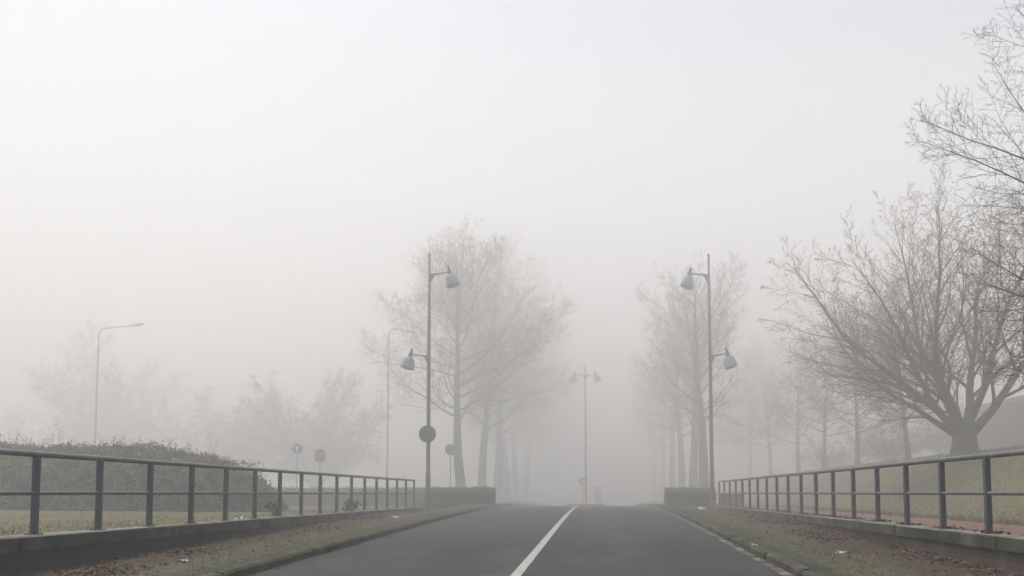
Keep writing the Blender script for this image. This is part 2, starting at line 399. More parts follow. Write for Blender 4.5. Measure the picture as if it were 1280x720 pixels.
# markings
mk = MB(); yy = -3.0; kk = 0
while yy < 49.2:
    for sg in (-1, 1):
        xe = -1.02 + sg * .064 + .007 * nz(yy * 1.7, sg * 5) + .006 * nz(yy * 9, sg * 3)
        mk.v.append((xe, yy, road_z(xe, yy) + .004))
    if kk: mk.f.append((2 * kk - 2, 2 * kk - 1, 2 * kk + 1, 2 * kk)); mk.m.append(0)
    kk += 1; yy += .06 if yy < 25 else .3
mk.build('road_marking', M['paint_line'])['kind'] = 'structure'
sheet('gutter_strip', [2.235 , 2.30, 2.375], frange([(-3, 120, .5)]), lambda x, y: road_z(x, y) + .005, M['gutter'])
# kerbs: extruded chamfered profile
def kerb(name, x_road, x_back, m):
    s = 1 if x_back > x_road else -1
    prof = [(x_road, -.15), (x_road, .078), (x_road + s * .03, .112), (x_back, .118), (x_back, -.15)]
    mb = MB(); n = len(prof); y = -6.0; rng = random.Random(9 if s > 0 else 8)
    while y < 130:
        L_ = .98 if y < 60 else 6
        ox, oz, tl = rng.gauss(0, .006), rng.gauss(0, .006), rng.gauss(0, .004)
        ys = [y + .007] + [y + L_ * k / 6 for k in range(1, 6)] + [y + L_ - .007]
        n0 = len(mb.v)
        for q, yy in enumerate(ys):
            e = .008 if q in (0, 6) else 0
            for i, (x, h) in enumerate(prof):
                w = .010 * nz(x * 3, yy * 3.3, 5) if i in (1, 2) else 0
                mb.v.append((x + ox + w * s + (s * e if i < 3 else 0), yy, rz(yy) - .03 + h + oz + tl * (q - 3) / 3 + w * .5 - (e if 0 < i < 4 else 0)))
        for q in range(6):
            for i in range(n - 1):
                a = n0 + q * n + i; mb.f.append((a, a + 1, a + n + 1, a + n)); mb.m.append(0)
        mb.f.append(tuple(n0 + i for i in range(n))); mb.m.append(0)
        mb.f.append(tuple(n0 + 6 * n + i for i in range(n))); mb.m.append(0)
        y += L_
    o = mb.build(name, m); o['kind'] = 'structure'
kerb('left_kerb', XL, XL - .125, M['kerb'])
kerb('right_kerb', XR, XR + .125, M['kerb'])
# cycle path and the strip beyond it, a side road on the left
sheet('cycle_path', frange([(5.25, 7.6, .4)]), frange([(-6, 90, 1)]), lambda x, y: outer(x, y) + .012, M['path'])
sheet('side_road', frange([(-60, -9.0, 2)]), frange([(38.6, 47.5, .8)]), lambda x, y: outer(x, y) + .02, M['lane'])

# ------------------------------------------------------------------ parapets + railings
def parapet(name, xc, y0, y1, face, m_body, m_cope, label):
    root = empty(name, (xc, y0, 0), label, 'wall')
    mb = MB()
    mb.box(-.135, .135, 0, y1 - y0, -.25, .515)
    mb.build('wall_body', m_body, root)
    mb = MB(); y = 0.0; rng = random.Random(5)
    while y < y1 - y0 - .05:
        l = min(1.6, y1 - y0 - y)
        dz = rng.uniform(-.007, .007); dx = rng.uniform(-.010, .010)
        mb.box(-.195 + dx, .195 + dx, y + .008, y + l - .008, .518, .70 + dz, 0, .016)
        y += l
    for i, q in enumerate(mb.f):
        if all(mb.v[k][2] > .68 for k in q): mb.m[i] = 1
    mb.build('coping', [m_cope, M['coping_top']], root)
    return root
parapet('parapet_wall', -6.84, -3, 28.6, 1, M['brick_l'], M['coping_l'], 'low dark parapet wall with concrete coping left of the road')
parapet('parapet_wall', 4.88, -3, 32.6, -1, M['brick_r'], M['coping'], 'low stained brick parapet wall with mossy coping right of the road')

def railing(xc, y_first, step, y_end, label):
    root = empty('railing', (xc, y_end, .70), label, 'railing', 'railings on the parapet walls')
    pm = MB(); pm.box(-.034, .034, -.038, .038, .006, .955, 0, .007); pm.box(-.07, .07, -.07, .07, 0.001, .014)
    proto = None; y = y_end; n = 0
    y0 = -2.4
    while y > y0:
        if proto is None: proto = o = pm.build('post', M['rail'], root)
        else:
            o = proto.copy(); COL.objects.link(o); o.parent = root
        o.location = (0, y - y_end, 0); o.rotation_euler = (0, 0, random.Random(n).uniform(-.03, .03))
        y -= step; n += 1
    ln = y_end - y0
    t = MB(); k = 40
    t.tube([(0, .06 - (ln + .3) * i / k, .978 + .004 * nz(i * .9, 1)) for i in range(k + 1)], [.037] * (k + 1), 14)
    t.build('top_rail', M['rail_top'], root, smooth=True)
    t = MB()
    t.tube([(0, .06 - (ln + .3) * i / k, .502 + .004 * nz(i * .9, 4)) for i in range(k + 1)], [.026] * (k + 1), 12)
    t.build('mid_rail', M['rail_top'], root, smooth=True)
railing(-6.84, 8.66, 1.2, 8.66 + 1.2 * 16, 'grey painted steel tube railing on the left parapet wall')
railing(4.88, 10.38, 1.30, 10.38 + 1.3 * 17, 'grey painted steel tube railing on the right parapet wall')

# ------------------------------------------------------------------ street lamps
def lamp_head(root, sgn, z, reach, collar_up=.28, bw=.285):
    a = MB()
    a.tube([(sgn * .05, 0, z), (sgn * reach * .5, 0, z + .035), (sgn * (reach + .02), 0, z + .085)], [.032, .028, .026], 10)
    arm = a.build('arm', M['pole'], root, smooth=True)
    g = MB()
    for yy in (-.012, .012):
        pts = [(sgn * .05, yy, z - .30), (sgn * .05, yy, z + .02), (sgn * .24, yy, z + .02)]
        g.poly(pts if yy < 0 else pts[::-1])
    A = [(sgn * .05, -.012, z - .30), (sgn * .05, -.012, z + .02), (sgn * .24, -.012, z + .02)]
    B = [(p[0], .012, p[2]) for p in A]
    for i in range(3):
        j = (i + 1) % 3; g.poly([A[i], B[i], B[j], A[j]])
    g.build('gusset', M['pole'], arm)
    Mx = Matrix.Translation((sgn * (reach + .02), 0, z + .085)) @ Matrix.Rotation(-sgn * R(15), 4, 'Y')
    c = MB()
    c.lathe([(.02, .24), (.04, .22), (.065, .06), (.095, -.07), (.10, -.112)], Mx, 20)
    c.build('lamp_collar', M['shade_low'], root, smooth=True)
    s = MB()
    s.lathe([(.085, -.105), (.13, -.115), (.175, -.145), (.21, -.195), (.232, -.26), (.247, -.33), (bw - .022, -.40), (bw - .012, -.455), (bw - .006, -.545), (bw - .01, -.55), (bw - .03, -.535)], Mx, 28)
    sh = s.build('lamp_shade', M['shade'], root, smooth=True)
    l = MB(); l.lathe([(.245, -.537), (.235, -.565), (.16, -.59), (.05, -.60)], Mx, 20)
    l.build('lens', M['lens'], sh, smooth=True)

def pole_part(root, h, r0, r1, z_step=1.25):
    p = MB(); p.tube([(0, 0, -.6), (0, 0, z_step), (0, 0, z_step + .06), (0, 0, h * .55), (0, 0, h)], [r0, r0, r0 * .82, r0 * .74, r1], 14)
    po = p.build('pole', M['pole'], root, smooth=True)
    c = MB(); c.lathe([(r1 + .006, h - .04), (r1 + .006, h + .015), (r1 * .5, h + .035)], None, 12); c.build('pole_cap', M['pole'], po)
    d = MB(); d.box(-.045, .045, -r0 - .006, -r0 + .02, .45, .85, 0, .004); d.build('access_door', M['shade_low'], po)

LB = .68
lamp = empty('street_lamp', (-6.56, 28.95, LB), 'tall grey lamp post with two bell lamps and round sign at left railing end', 'street lamp', 'twin bell street lamps beside the road')
pole_part(lamp, 9.55, .10, .045)
lamp.scale = (1, 1, 1.03)
lamp_head(lamp, 1, 8.77, .78); lamp_head(lamp, -1, 5.66, .70)
dup(lamp, (4.66, 32.95, LB - .02), PI, 'tall grey lamp post with two bell lamps at the right railing end', (1, 1, 1.12))
ml = empty('street_lamp', (-1.0, 54.6, rz(54.6) + .12), 'lamp post with two level bell lamps on the traffic island', 'street lamp', 'median street lamps')
pole_part(ml, 9.9, .10, .045)
lamp_head(ml, 1, 9.15, .72); lamp_head(ml, -1, 9.15, .72)
dup(ml, (-1.05, 88.5, rz(88.5) + .1), .1, 'faint distant lamp post with level bell lamps seen beyond the traffic island lamp')

def cobra(loc, h, reach, dirz, rise, label):
    root = empty('street_lamp', loc, label, 'street lamp', 'single arm street lamps behind the hedge', dirz)
    pts = [(0, 0, -.4), (0, 0, 2.3), (0, 0, 2.36), (0, 0, h - .55)]
    rad = [.085, .085, .065, .042]
    for i in range(1, 7):
        a = i / 6 * PI / 2
        pts.append((.45 * (1 - math.cos(a)), 0, h - .55 + .45 * math.sin(a))); rad.append(.036)
    pts.append((reach - .7, 0, h - .1 + rise)); rad.append(.03)
    m = MB(); m.tube(pts, rad, 10); m.build('pole', M['pole'], root, smooth=True)
    hd = MB()
    ang = math.atan2(rise, reach - 1.15)
    Mx = Matrix.Translation((reach - .75, 0, h - .1 + rise)) @ Matrix.Rotation(-ang, 4, 'Y') @ Matrix.Scale(.5, 4, (0, 0, 1)) @ Matrix.Rotation(PI / 2, 4, 'Y')
    hd.lathe([(.04, 0), (.10, .10), (.15, .35), (.15, .60), (.09, .80), (.02, .86)], Mx, 14)
    h_ = hd.build('lamp_head', M['pole'], root, smooth=True)
    ln = MB(); ln.lathe([(.11, 0), (.10, .03), (.04, .05)], Matrix.Translation((reach - .32, 0, h - .165 + rise * 1.15)) @ Matrix.Rotation(PI, 4, 'X'), 12)
    ln.build('lens', M['lens'], h_)
cobra((-31.4, 44.7, GL + .1), 11.0, 2.75, .11, .18, 'slim single arm street lamp rising above the overgrown hedge at far left')
cobra((-13.76, 48.75, GL + .02), 11.5, 1.75, .10, -.12, 'slim single arm street lamp between the hedge and the left avenue trees')

# ------------------------------------------------------------------ signs
def disc(root, name, r, z, y, m_rim, m_face, back=True, rz_=0.0):
    o = MB()
    Mx = Matrix.Translation((0, y, z)) @ Matrix.Rotation(rz_, 4, 'Z') @ Matrix.Rotation(PI / 2, 4, 'X')
    o.lathe([(r - .02, -.012), (r, -.006), (r, .012), (r - .015, .012), (r - .017, .006), (.01, .006)], Mx, 32)
    return o.build(name, m_face, root)
def sign_post(root, h, r=.028):
    p = MB(); p.tube([(0, 0, -.4), (0, 0, h)], [r, r], 10); p.build('post', M['galv'], root, smooth=True)

s = empty('round_sign', (-6.56, 28.83, 3.47), 'round grey sign back clamped to the left lamp post', 'road sign', None)
disc(s, 'sign_plate', .335, 0, -.05, None, M['sign_back'])
b = MB(); b.box(-.20, .20, -.035, -.012, -.16, -.12); b.box(-.20, .20, -.035, -.012, .12, .16); b.box(-.10, .10, -.012, .0, -.17, .17)
b.build('bracket', M['galv'], s)
s = empty('round_sign', (-7.93, 40.36, GL), 'small round sign on a thin post beside the leaning trunk', 'road sign')
sign_post(s, 3.2); disc(s, 'sign_plate', .30, 2.93, -.045, None, M['sign_back'])
s = empty('round_sign', (-7.72, 64.5, GL - .05), 'faint round sign on a post far along the left avenue', 'road sign')
sign_post(s, 2.6); disc(s, 'sign_plate', .29, 2.35, -.045, None, M['sign_back'])
def arrow(root, c, L_, ang, y):
    a = MB(); ca, sa = math.cos(ang), math.sin(ang)
    def T(u, v): return (c[0] + u * ca - v * sa, y, c[1] + u * sa + v * ca)
    w = L_ * .13
    a.poly([T(-L_ / 2, -w), T(L_ * .1, -w), T(L_ * .1, w), T(-L_ / 2, w)])
    a.poly([T(L_ * .1, -L_ * .34), T(L_ / 2, 0), T(L_ * .1, L_ * .34)])
    return a.build('arrow', M['sign_white'], root)
s = empty('blue_sign', (-16.47, 40.39, GL), 'round blue sign with a white mark above the left railing', 'road sign', None, R(20))
sign_post(s, 3.3); d = disc(s, 'sign_plate', .285, 3.03, -.045, None, M['sign_blue']); arrow(d, (0, 3.03), .36, PI / 2, -.062)
s = empty('road_sign', (-14.49, 38.6, GL), 'grey green sign back with rounded top standing right of the blue sign', 'road sign', None, R(18))
sign_post(s, 2.9)
p = MB(); w_, hh = .28, .36; out = []
for k in range(13): out.append((w_ * math.cos(PI * k / 12), 2.55 + .10 + w_ * .95 * math.sin(PI * k / 12)))
out += [(-w_, 2.25), (w_, 2.25)]
p.poly([(x, -.05, z) for x, z in out]); p.poly([(x, -.035, z) for x, z in out][::-1])
for i in range(len(out)):
    j = (i + 1) % len(out); p.poly([(out[i][0], -.05, out[i][1]), (out[i][0], -.035, out[i][1]), (out[j][0], -.035, out[j][1]), (out[j][0], -.05, out[j][1])])
p.build('sign_plate', M['sign_green'], s)
s = empty('thin_pole', (-17.68, 68.4, GL - .1), 'faint thin pole with a small box near its foot, between railing and trees', 'pole')
t = MB(); t.tube([(0, 0, -.3), (0, 0, 4.9)], [.045, .03], 8); t.build('post', M['galv'], s)
t = MB(); t.box(-.22, .22, -.16, .12, 1.6, 2.15, 0, .02); t.build('box', M['cabinet'], s)
# white marker post
s = empty('marker_post', (-16.2, 42.2, GL + .02), 'short white marker post by the pale side road behind the left railing', 'bollard')
t = MB(); t.box(-.10, .10, -.07, .07, -.2, .58, 0, .03); t.build('post', M['white_post'], s)
t = MB(); t.box(-.104, .104, -.074, .074, .36, .45, 0, .005); t.build('reflector_band', M['cabinet'], s)

# traffic island + bollard
isl = MB(); yc, ax_, ay_ = 56.2, 1.45, 5.6; n = 40; ring = []
for k in range(n):
    a = 2 * PI * k / n
    ring.append((-1.02 + ax_ * math.copysign(abs(math.cos(a)) ** .75, math.cos(a)), yc + ay_ * math.sin(a)))
for lev in range(4):
    ins, h = ((0, -.2), (0, .09), (.03, .12), (.14, .125))[lev]
    for x, y in ring:
        f_ = 1 - ins / 1.45
        X = -1.02 + (x + 1.02) * f_; Y = yc + (y - yc) * (1 - ins / ay_)
        isl.v.append((X, Y, rz(Y) + h))
for lev in range(3):
    for k in range(n):
        t_ = (k + 1) % n; a = lev * n
        isl.f.append((a + k, a + t_, a + n + t_, a + n + k)); isl.m.append(0)
isl.v.append((-1.02, yc, rz(yc) + .14)); ci = len(isl.v) - 1
for k in range(n): isl.f.append((3 * n + k, 3 * n + (k + 1) % n, ci)); isl.m.append(1)
tag(isl.build('traffic_island', [M['kerb'], M['turf']]), 'low kerbed oval traffic island at the crest where the white line ends', 'traffic island')
s = empty('bollard', (-1.16, 52.3, rz(52.3) + .12), 'yellow traffic bollard with a round blue arrow sign on the island', 'bollard')
t = MB(); t.lathe([(.17, -.05), (.17, .04), (.145, .07), (.135, 1.02), (.11, 1.12), (.03, 1.15)], None, 18); t.build('post', M['yellow'], s, smooth=True)
t = MB(); t.tube([(0, 0, 1.12), (0, 0, 1.75)], [.022, .022], 8); t.build('sign_stem', M['galv'], s)
d = disc(s, 'sign_plate', .275, 1.53, -.04, None, M['sign_blue']); arrow(d, (0, 1.53), .40, R(-45), -.058)
s = empty('utility_cabinet', (-.2, 59.4, rz(59.4) + .12), 'faint grey box behind the yellow bollard on the island', 'cabinet')
t = MB(); t.box(-.26, .26, -.2, .2, 0, 1.32, 0, .015); t.build('cabinet_body', M['cabinet_hazed'], s)
t = MB(); t.box(-.29, .29, -.23, .23, 1.322, 1.38, 0, .015); t.build('cabinet_lid', M['cabinet_hazed'], s)
s = empty('utility_cabinet', (5.62, 34.0, GL - .02), 'low grey utility cabinet behind the far end of the right railing', 'cabinet')
t = MB(); t.box(-.50, .50, -.19, .19, 0.05, .58, 0, .012); t.build('cabinet_body', M['cabinet'], s)
t = MB(); t.box(-.53, .53, -.22, .22, .583, .62, 0, .012); t.build('cabinet_lid', M['cabinet'], s)
t = MB(); t.box(-.47, .47, -.16, .16, -.1, .048, 0, .008); t.build('plinth', M['coping'], s)
for xx in (-.47, .01):
    t = MB(); t.box(xx, xx + .46, -.205, -.192, .10, .55, 0, .004); dd = t.build('cabinet_door', M['cabinet'], s)
    t = MB(); t.box(xx + (.40 if xx < 0 else .03), xx + (.43 if xx < 0 else .06), -.222, -.206, .30, .40); t.build('handle', M['galv'], dd)

# ------------------------------------------------------------------ hedges
def hedge(loc, rz_, lx, ly, h, n, label, seed, size=(.05, .10), rough=.05, name='hedge'):
    rng = random.Random(seed); root = empty(name, loc, label, 'hedge', None, rz_)
    mb = MB()
    # bumpy inner core
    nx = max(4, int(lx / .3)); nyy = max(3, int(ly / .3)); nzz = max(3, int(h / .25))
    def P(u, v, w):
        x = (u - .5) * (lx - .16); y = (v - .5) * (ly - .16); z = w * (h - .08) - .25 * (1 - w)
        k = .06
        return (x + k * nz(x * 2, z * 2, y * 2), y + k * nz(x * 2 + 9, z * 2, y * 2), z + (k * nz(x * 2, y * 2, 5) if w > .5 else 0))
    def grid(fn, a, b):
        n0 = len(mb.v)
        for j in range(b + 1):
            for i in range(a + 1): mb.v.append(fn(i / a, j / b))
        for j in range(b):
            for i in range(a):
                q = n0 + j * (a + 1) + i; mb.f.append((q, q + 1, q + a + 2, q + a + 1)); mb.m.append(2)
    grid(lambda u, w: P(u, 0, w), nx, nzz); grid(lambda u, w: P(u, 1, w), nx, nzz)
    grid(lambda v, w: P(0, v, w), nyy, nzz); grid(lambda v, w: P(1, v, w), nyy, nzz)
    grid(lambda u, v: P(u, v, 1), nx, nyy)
    A = [lx * h, lx * h * .4, ly * h, ly * h, lx * ly * 1.3]
    tot = sum(A)
    for _ in range(n):
        t_ = rng.random() * tot; k = 0
        while t_ > A[k]: t_ -= A[k]; k += 1
        u, v, w = rng.random(), rng.random(), rng.random() ** .85
        if k == 0: v = 0
        elif k == 1: v = 1
        elif k == 2: u = 0
        elif k == 3: u = 1
        else: w = 1
        x = (u - .5) * lx; y = (v - .5) * ly; z = w * h
        j = abs(rng.gauss(0, rough))
        x += rng.gauss(0, rough) * .7; y += rng.gauss(0, rough) * .7; z += rng.gauss(0, rough) + .05 * nz(x * 1.5, y * 1.5, 2)
        if k == 4 and rng.random() < .07: z += abs(rng.gauss(0, .07))
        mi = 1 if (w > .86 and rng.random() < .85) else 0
        mb.leaf((x, y, max(z, -.05)), rng.uniform(*size), rng, mi)
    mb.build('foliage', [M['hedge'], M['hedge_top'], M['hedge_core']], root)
    st = MB()
    for i in range(int(lx / .35)):
        x = (-.5 + (i + .5) / int(lx / .35)) * (lx - .5)
        st.tube([(x, rng.uniform(-.1, .1), -.3), (x + rng.uniform(-.1, .1), 0, h * .6)], [.025, .012], 5)
    st.build('stems', M['twig_dark'], root)
    return root
hedge((-5.95, 32.55, GL - .02), 0, 2.75, 1.6, .78, 9000, 'squarely trimmed green hedge across the verge at the left railing end', 21, rough=.035)
hedge((-11.6, 35.4, GL - .05), R(8), 7.6, 1.2, .80, 13000, 'long low hedge behind the far part of the left railing', 23, rough=.05)

def scrub(loc, rz_, lx, ly, hmax, n, label, seed, mats, name='overgrown_hedge', cat='hedge', size=(.045, .11), sprigs=120, hf=None, group=None):
    rng = random.Random(seed); root = empty(name, loc, label, cat, group, rz_)
    mb = MB()
    def top(u, v):
        x = (u - .5) * lx
        e = (1 - abs(2 * u - 1) ** 5) ** .6 * (1 - abs(2 * v - 1) ** 4) ** .5
        return max(.05, hmax * e * (1 + .02 * nz(x * .5, seed) + .09 * nz(x * 1.7, v * 2, seed) + .09 * nz(x * 4.2, v * 4, seed)) * (hf(u) if hf else 1))
    nx, ny = max(8, int(lx / .35)), 8
    for j in range(ny + 1):
        for i in range(nx + 1):
            u, v = i / nx, j / ny
            uu, vv = .5 + (u - .5) * .96, .5 + (v - .5) * .9
            t_ = top(uu, vv) * .93
            mb.v.append(((uu - .5) * lx + .1 * nz(i * .7, j), (vv - .5) * ly + .1 * nz(i, j * .7, 4), t_ - .1))
    for j in range(ny):
        for i in range(nx):
            a = j * (nx + 1) + i; mb.f.append((a, a + 1, a + nx + 2, a + nx + 1)); mb.m.append(2)
    for j in (0, ny):   # skirts to the ground
        n0 = len(mb.v)
        for i in range(nx + 1):
            p = mb.v[j * (nx + 1) + i]; mb.v.append((p[0], p[1] + (.05 if j == 0 else -.05), -.2))
        for i in range(nx):
            a = j * (nx + 1) + i; mb.f.append((a, a + 1, n0 + i + 1, n0 + i)); mb.m.append(2)
    for _ in range(n):
        u, v = rng.random(), rng.random()
        t_ = top(u, v)
        if rng.random() < .62:
            v = rng.choice((0.02, .06, .1, .2)) if rng.random() < .8 else .96
            t_ = top(u, v); z = t_ * rng.random() ** .8
            if v < .05: z = hmax * rng.random() * .8
        else: z = t_ + rng.gauss(0, .07)
        x = (u - .5) * lx + rng.gauss(0, .08); y = (v - .5) * ly + rng.gauss(0, .10) 
        d = nz(x * 1.1, z * 1.6, seed); dd = nz(x * 2.6, z * 3.0, seed + 3)
        if v < .3: y -= .30 * max(0, dd) - .05
        if dd < -.28 and v < .3 and rng.random() < .6: continue
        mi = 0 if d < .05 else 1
        if dd < -.12: mi = 1  # recessed clumps get darker leaves, hollow shade put in by colour
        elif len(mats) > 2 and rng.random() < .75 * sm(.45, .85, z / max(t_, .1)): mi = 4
        mb.leaf((x, y, max(z, 0)), rng.uniform(*size), rng, mi)
    tw = mb
    for _ in range(sprigs):
        u, v = rng.random(), rng.uniform(.1, .8)
        x, y, z = (u - .5) * lx, (v - .5) * ly, top(u, v) - .15
        d = Vector((rng.gauss(0, .35), rng.gauss(0, .35), 1)).normalized(); L_ = rng.uniform(.25, .7) * (1.4 if rng.random() < .12 else 1)
        pts = [(x, y, z)]; q = Vector((x, y, z))
        for k in range(3):
            d = (d + Vector((rng.gauss(0, .2), rng.gauss(0, .2), .05))).normalized(); q = q + d * L_ / 3; pts.append(tuple(q))
            for _k in range(3): tw.leaf((q.x + rng.gauss(0, .04), q.y + rng.gauss(0, .04), q.z + rng.gauss(0, .04)), rng.uniform(.03, .065), rng, 4)
        tw.tube(pts, [.008, .006, .005, .003], 3, 3)
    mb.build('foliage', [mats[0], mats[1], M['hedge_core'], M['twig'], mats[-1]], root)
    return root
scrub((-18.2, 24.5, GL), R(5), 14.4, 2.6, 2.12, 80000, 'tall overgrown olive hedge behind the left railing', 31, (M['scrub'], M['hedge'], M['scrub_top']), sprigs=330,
      hf=lambda u: 1.0 - .15 * sm(.6, 1.0, u) - .05 * sm(.25, 0, u))
# weeds by the left coping
def weed(loc, h, seed, label, n=26):
    rng = random.Random(seed); root = empty('weed', loc, label, 'weed', 'weeds behind the left coping')
    st = MB(); lf = MB()
    for i in range(5):
        d = Vector((rng.gauss(0, .25), rng.gauss(0, .25), 1)).normalized(); p = Vector((rng.gauss(0, .04), rng.gauss(0, .04), -.05)); pts = [tuple(p)]
        for k in range(4):
            d = (d + Vector((rng.gauss(0, .15), rng.gauss(0, .15), 0))).normalized(); p = p + d * h / 4 * rng.uniform(.8, 1.1); pts.append(tuple(p))
            for _ in range(n // 5): lf.leaf(tuple(p + Vector((rng.gauss(0, .06), rng.gauss(0, .06), rng.gauss(0, .05)))), rng.uniform(.05, .12), rng)
        st.tube(pts, [.008, .007, .006, .005, .003], 4)
    st.build('stems', M['twig_dark'], root); lf.build('leaves', M['hedge'], root)
weed((-7.22, 16.6, GL), .50, 3, 'thin dark weed standing behind the left railing below the blue sign', 22)
weed((-7.2, 21.6, GL), .42, 4, 'bushy green weed spilling over the far part of the left coping', 60)

# ------------------------------------------------------------------ trees
def tree_meshes(spec, seed):
    rng = random.Random(seed); tk = MB(); cr = MB(); lv = spec['lev']; mx = len(lv) - 1
    cut = spec.get('cut', 3)
    gauss = rng.gauss; rnd = rng.random; uni = rng.uniform
    rmin = spec.get('rmin', .004); env = spec.get('env')
    def branch(p, d, L_, r, lev):
        S = lv[lev]; seg = S['seg']; st = L_ / seg; wig = S['wig']; trop = S['trop']
        pts = [p]; x, y, z = p; dx, dy, dz = d; dirs = [d]
        for i in range(seg):
            dx += gauss(0, wig); dy += gauss(0, wig); dz += gauss(0, wig) + trop * (S.get('late', 0) * (i / seg) + 1 - S.get('late', 0) * .5)
            l = math.sqrt(dx * dx + dy * dy + dz * dz); dx /= l; dy /= l; dz /= l
            x += dx * st; y += dy * st; z += dz * st
            if env and lev > 0 and i > 0 and ((x - env[0]) ** 2 + y * y) / env[2] ** 2 + ((z - env[1]) / env[3]) ** 2 > 1 + .16 * nz(x * .7, y * .7, z * .7):
                seg = i; break
            pts.append((x, y, z)); dirs.append((dx, dy, dz))
        tip = S.get('tip', .25)
        if seg < 1: return
        rad = [max(r * (1 - (1 - tip) * (i / seg) ** S.get('pw', .8)), rmin) for i in range(seg + 1)]
        if lev == 0 and S.get('flare'):
            rad[0] *= S['flare']; 
        (tk if lev < cut else cr).tube(pts, rad, S['sides'], 0, cap=False)
        if lev == mx:
            nl = spec.get('leaves', 0); ls0, ls1 = spec.get('lsize', (.05, .10))
            while nl > 0:
                if rnd() < nl:
                    t_ = rng.randrange(1, seg + 1); q = pts[t_]
                    cr.leaf((q[0] + gauss(0, .04), q[1] + gauss(0, .04), q[2] + gauss(0, .04)), uni(ls0, ls1), rng, 1)
                nl -= 1
            return
        n = S['n']; t0 = S['t0']; az = rnd() * 7
        if isinstance(n, tuple): n = rng.randint(*n)
        nlen = max(.5, min(1.4, L_ / S.get('ref', L_)))
        n = max(1, round(n * nlen))
        for k in range(n):
            t = t0 + (1 - t0) * (k + uni(.1, .9)) / n
            f = t * seg; i = min(int(f), seg - 1); f -= i
            a, b = pts[i], pts[i + 1]
            q = (a[0] + (b[0] - a[0]) * f, a[1] + (b[1] - a[1]) * f, a[2] + (b[2] - a[2]) * f)
            D = dirs[i + 1]
            ang = lerp(S['a0'], S['a1'], (t - t0) / (1 - t0)) * uni(.8, 1.2)
            az += 2.4 + gauss(0, .5)
            V = Vector(D); U = V.orthogonal().normalized(); W = V.cross(U)
            nd = V * math.cos(ang) + (U * math.cos(az) + W * math.sin(az)) * math.sin(ang)
            sh = S['shape'](t) if 'shape' in S else 1 - .55 * t
            cl = (S['len'] if 'len' in S else L_ * S['ratio']) * sh * uni(.75, 1.2)
            rr = rad[i] + (rad[i + 1] - rad[i]) * f
            branch(q, tuple(nd), cl, min(rr * S['rr'], r * .75), lev + 1)
    if 'stems' in spec:
        b = spec['base']
        tk.tube([(0, 0, -.3), (0, 0, .0), (0, 0, b['h'] * .5), (.0, 0, b['h']), (0, 0, b['h'] * 1.2)], [b['r'] * 1.5, b['r'] * 1.3, b['r'], b['r'] * 1.02, b['r'] * .7], 16)
        for (x, y, z, L_, r) in spec['stems']:
            d = Vector((x, y, z)).normalized()
            branch((d.x * b['r'] * .45, d.y * b['r'] * .45, b['h'] * .62), tuple(d), L_, r, 0)
    else:
        branch((0, 0, -.25), tuple(Vector(spec.get('d0', (0, 0, 1))).normalized()), spec['H'], spec['r'], 0)
    return tk, cr

def tree(spec, seed, loc, rz_, label, group, bark, twig, name='bare_tree', scale=None):
    tk, cr = tree_meshes(spec, seed)
    root = empty(name, loc, label, 'tree', group, rz_)
    if scale: root.scale = scale
    tk.build('trunk', bark, root, smooth=True)
    cr.build('crown', [twig, M['dead_leaf']], root)
    return root

def ave_spec(H=13., lean=0.0, t0=.36, ln=5.0, a0=72, a1=30, n=32, wig=.085):
    return dict(env=(lean * H * .5, H * .66, ln * 1.0, H * .5), lsize=(.03, .06), rmin=.005, H=H, r=.33, d0=(lean, 0, 1), cut=2, leaves=spec_leaf, lev=[
        dict(seg=16, sides=12, wig=.03, trop=.02, flare=1.35, tip=.06, pw=.95, n=n, t0=t0, a0=R(a0), a1=R(a1), len=ln, rr=.34,
             shape=lambda t: (.62 + .5 * math.sin(PI * min(1, (t - t0) / (1 - t0) * .9 + .05)) - .42 * max(0, t - .6) / .4)),
        dict(seg=9, sides=6, wig=wig, trop=.06, tip=.12, pw=.7, n=12, t0=.15, a0=R(46), a1=R(30), ratio=.46, rr=.5, ref=5.0),
        dict(seg=5, sides=4, wig=.10, trop=.045, tip=.25, n=9, t0=.12, a0=R(44), a1=R(30), ratio=.50, rr=.55, ref=2.2),
        dict(seg=4, sides=3, wig=.12, trop=.03, tip=.4, n=6, t0=.12, a0=R(46), a1=R(32), ratio=.55, rr=.8, ref=1.0),
        dict(seg=3, sides=3, wig=.13, trop=.02, tip=.5)])
spec_leaf = 2.0
AV = 'bare avenue trees lining the road'
def az_(x, y): return outer(x, y) - .03
avl = [(-7.88, 43.9, 'leaning bare avenue tree nearest behind the left trimmed hedge'),
       (-7.95, 51.4, 'second bare avenue tree beyond the left trimmed hedge, thick straight trunk'),
       (-8.0, 59.5, 'third bare avenue tree beyond the left trimmed hedge'),
       (-8.1, 66.8, 'fourth, hazy avenue tree beyond the left trimmed hedge, near the far round sign'),
       (-8.1, 74.6, 'fifth, very faint avenue tree beyond the left trimmed hedge'),
       (-8.1, 83.6, 'farthest, barely visible avenue tree of the left row')]
avr = [(5.92, 45.0, 'bare avenue tree nearest behind the right lamp post'),
       (5.95, 51.0, 'second bare avenue tree beyond the right lamp post'),
       (5.97, 57.1, 'third bare avenue tree beyond the right lamp post'),
       (6.0, 65.1, 'fourth, hazy avenue tree beyond the right lamp post'),
       (6.0, 75.2, 'fifth, very faint avenue tree beyond the right lamp post'),
       (6.0, 85.2, 'farthest, barely visible avenue tree of the right row')]
def put_av(spec, seed, q, rot, twig):
    return tree(spec, seed, (q[0], q[1], az_(q[0], q[1])), rot, q[2], AV, M['bark'], twig)
tA = put_av(ave_spec(14.4, -.085, .34, 5.9, 78, 28, 34, .10), 101, avl[0], 0, M['twig_warm'])
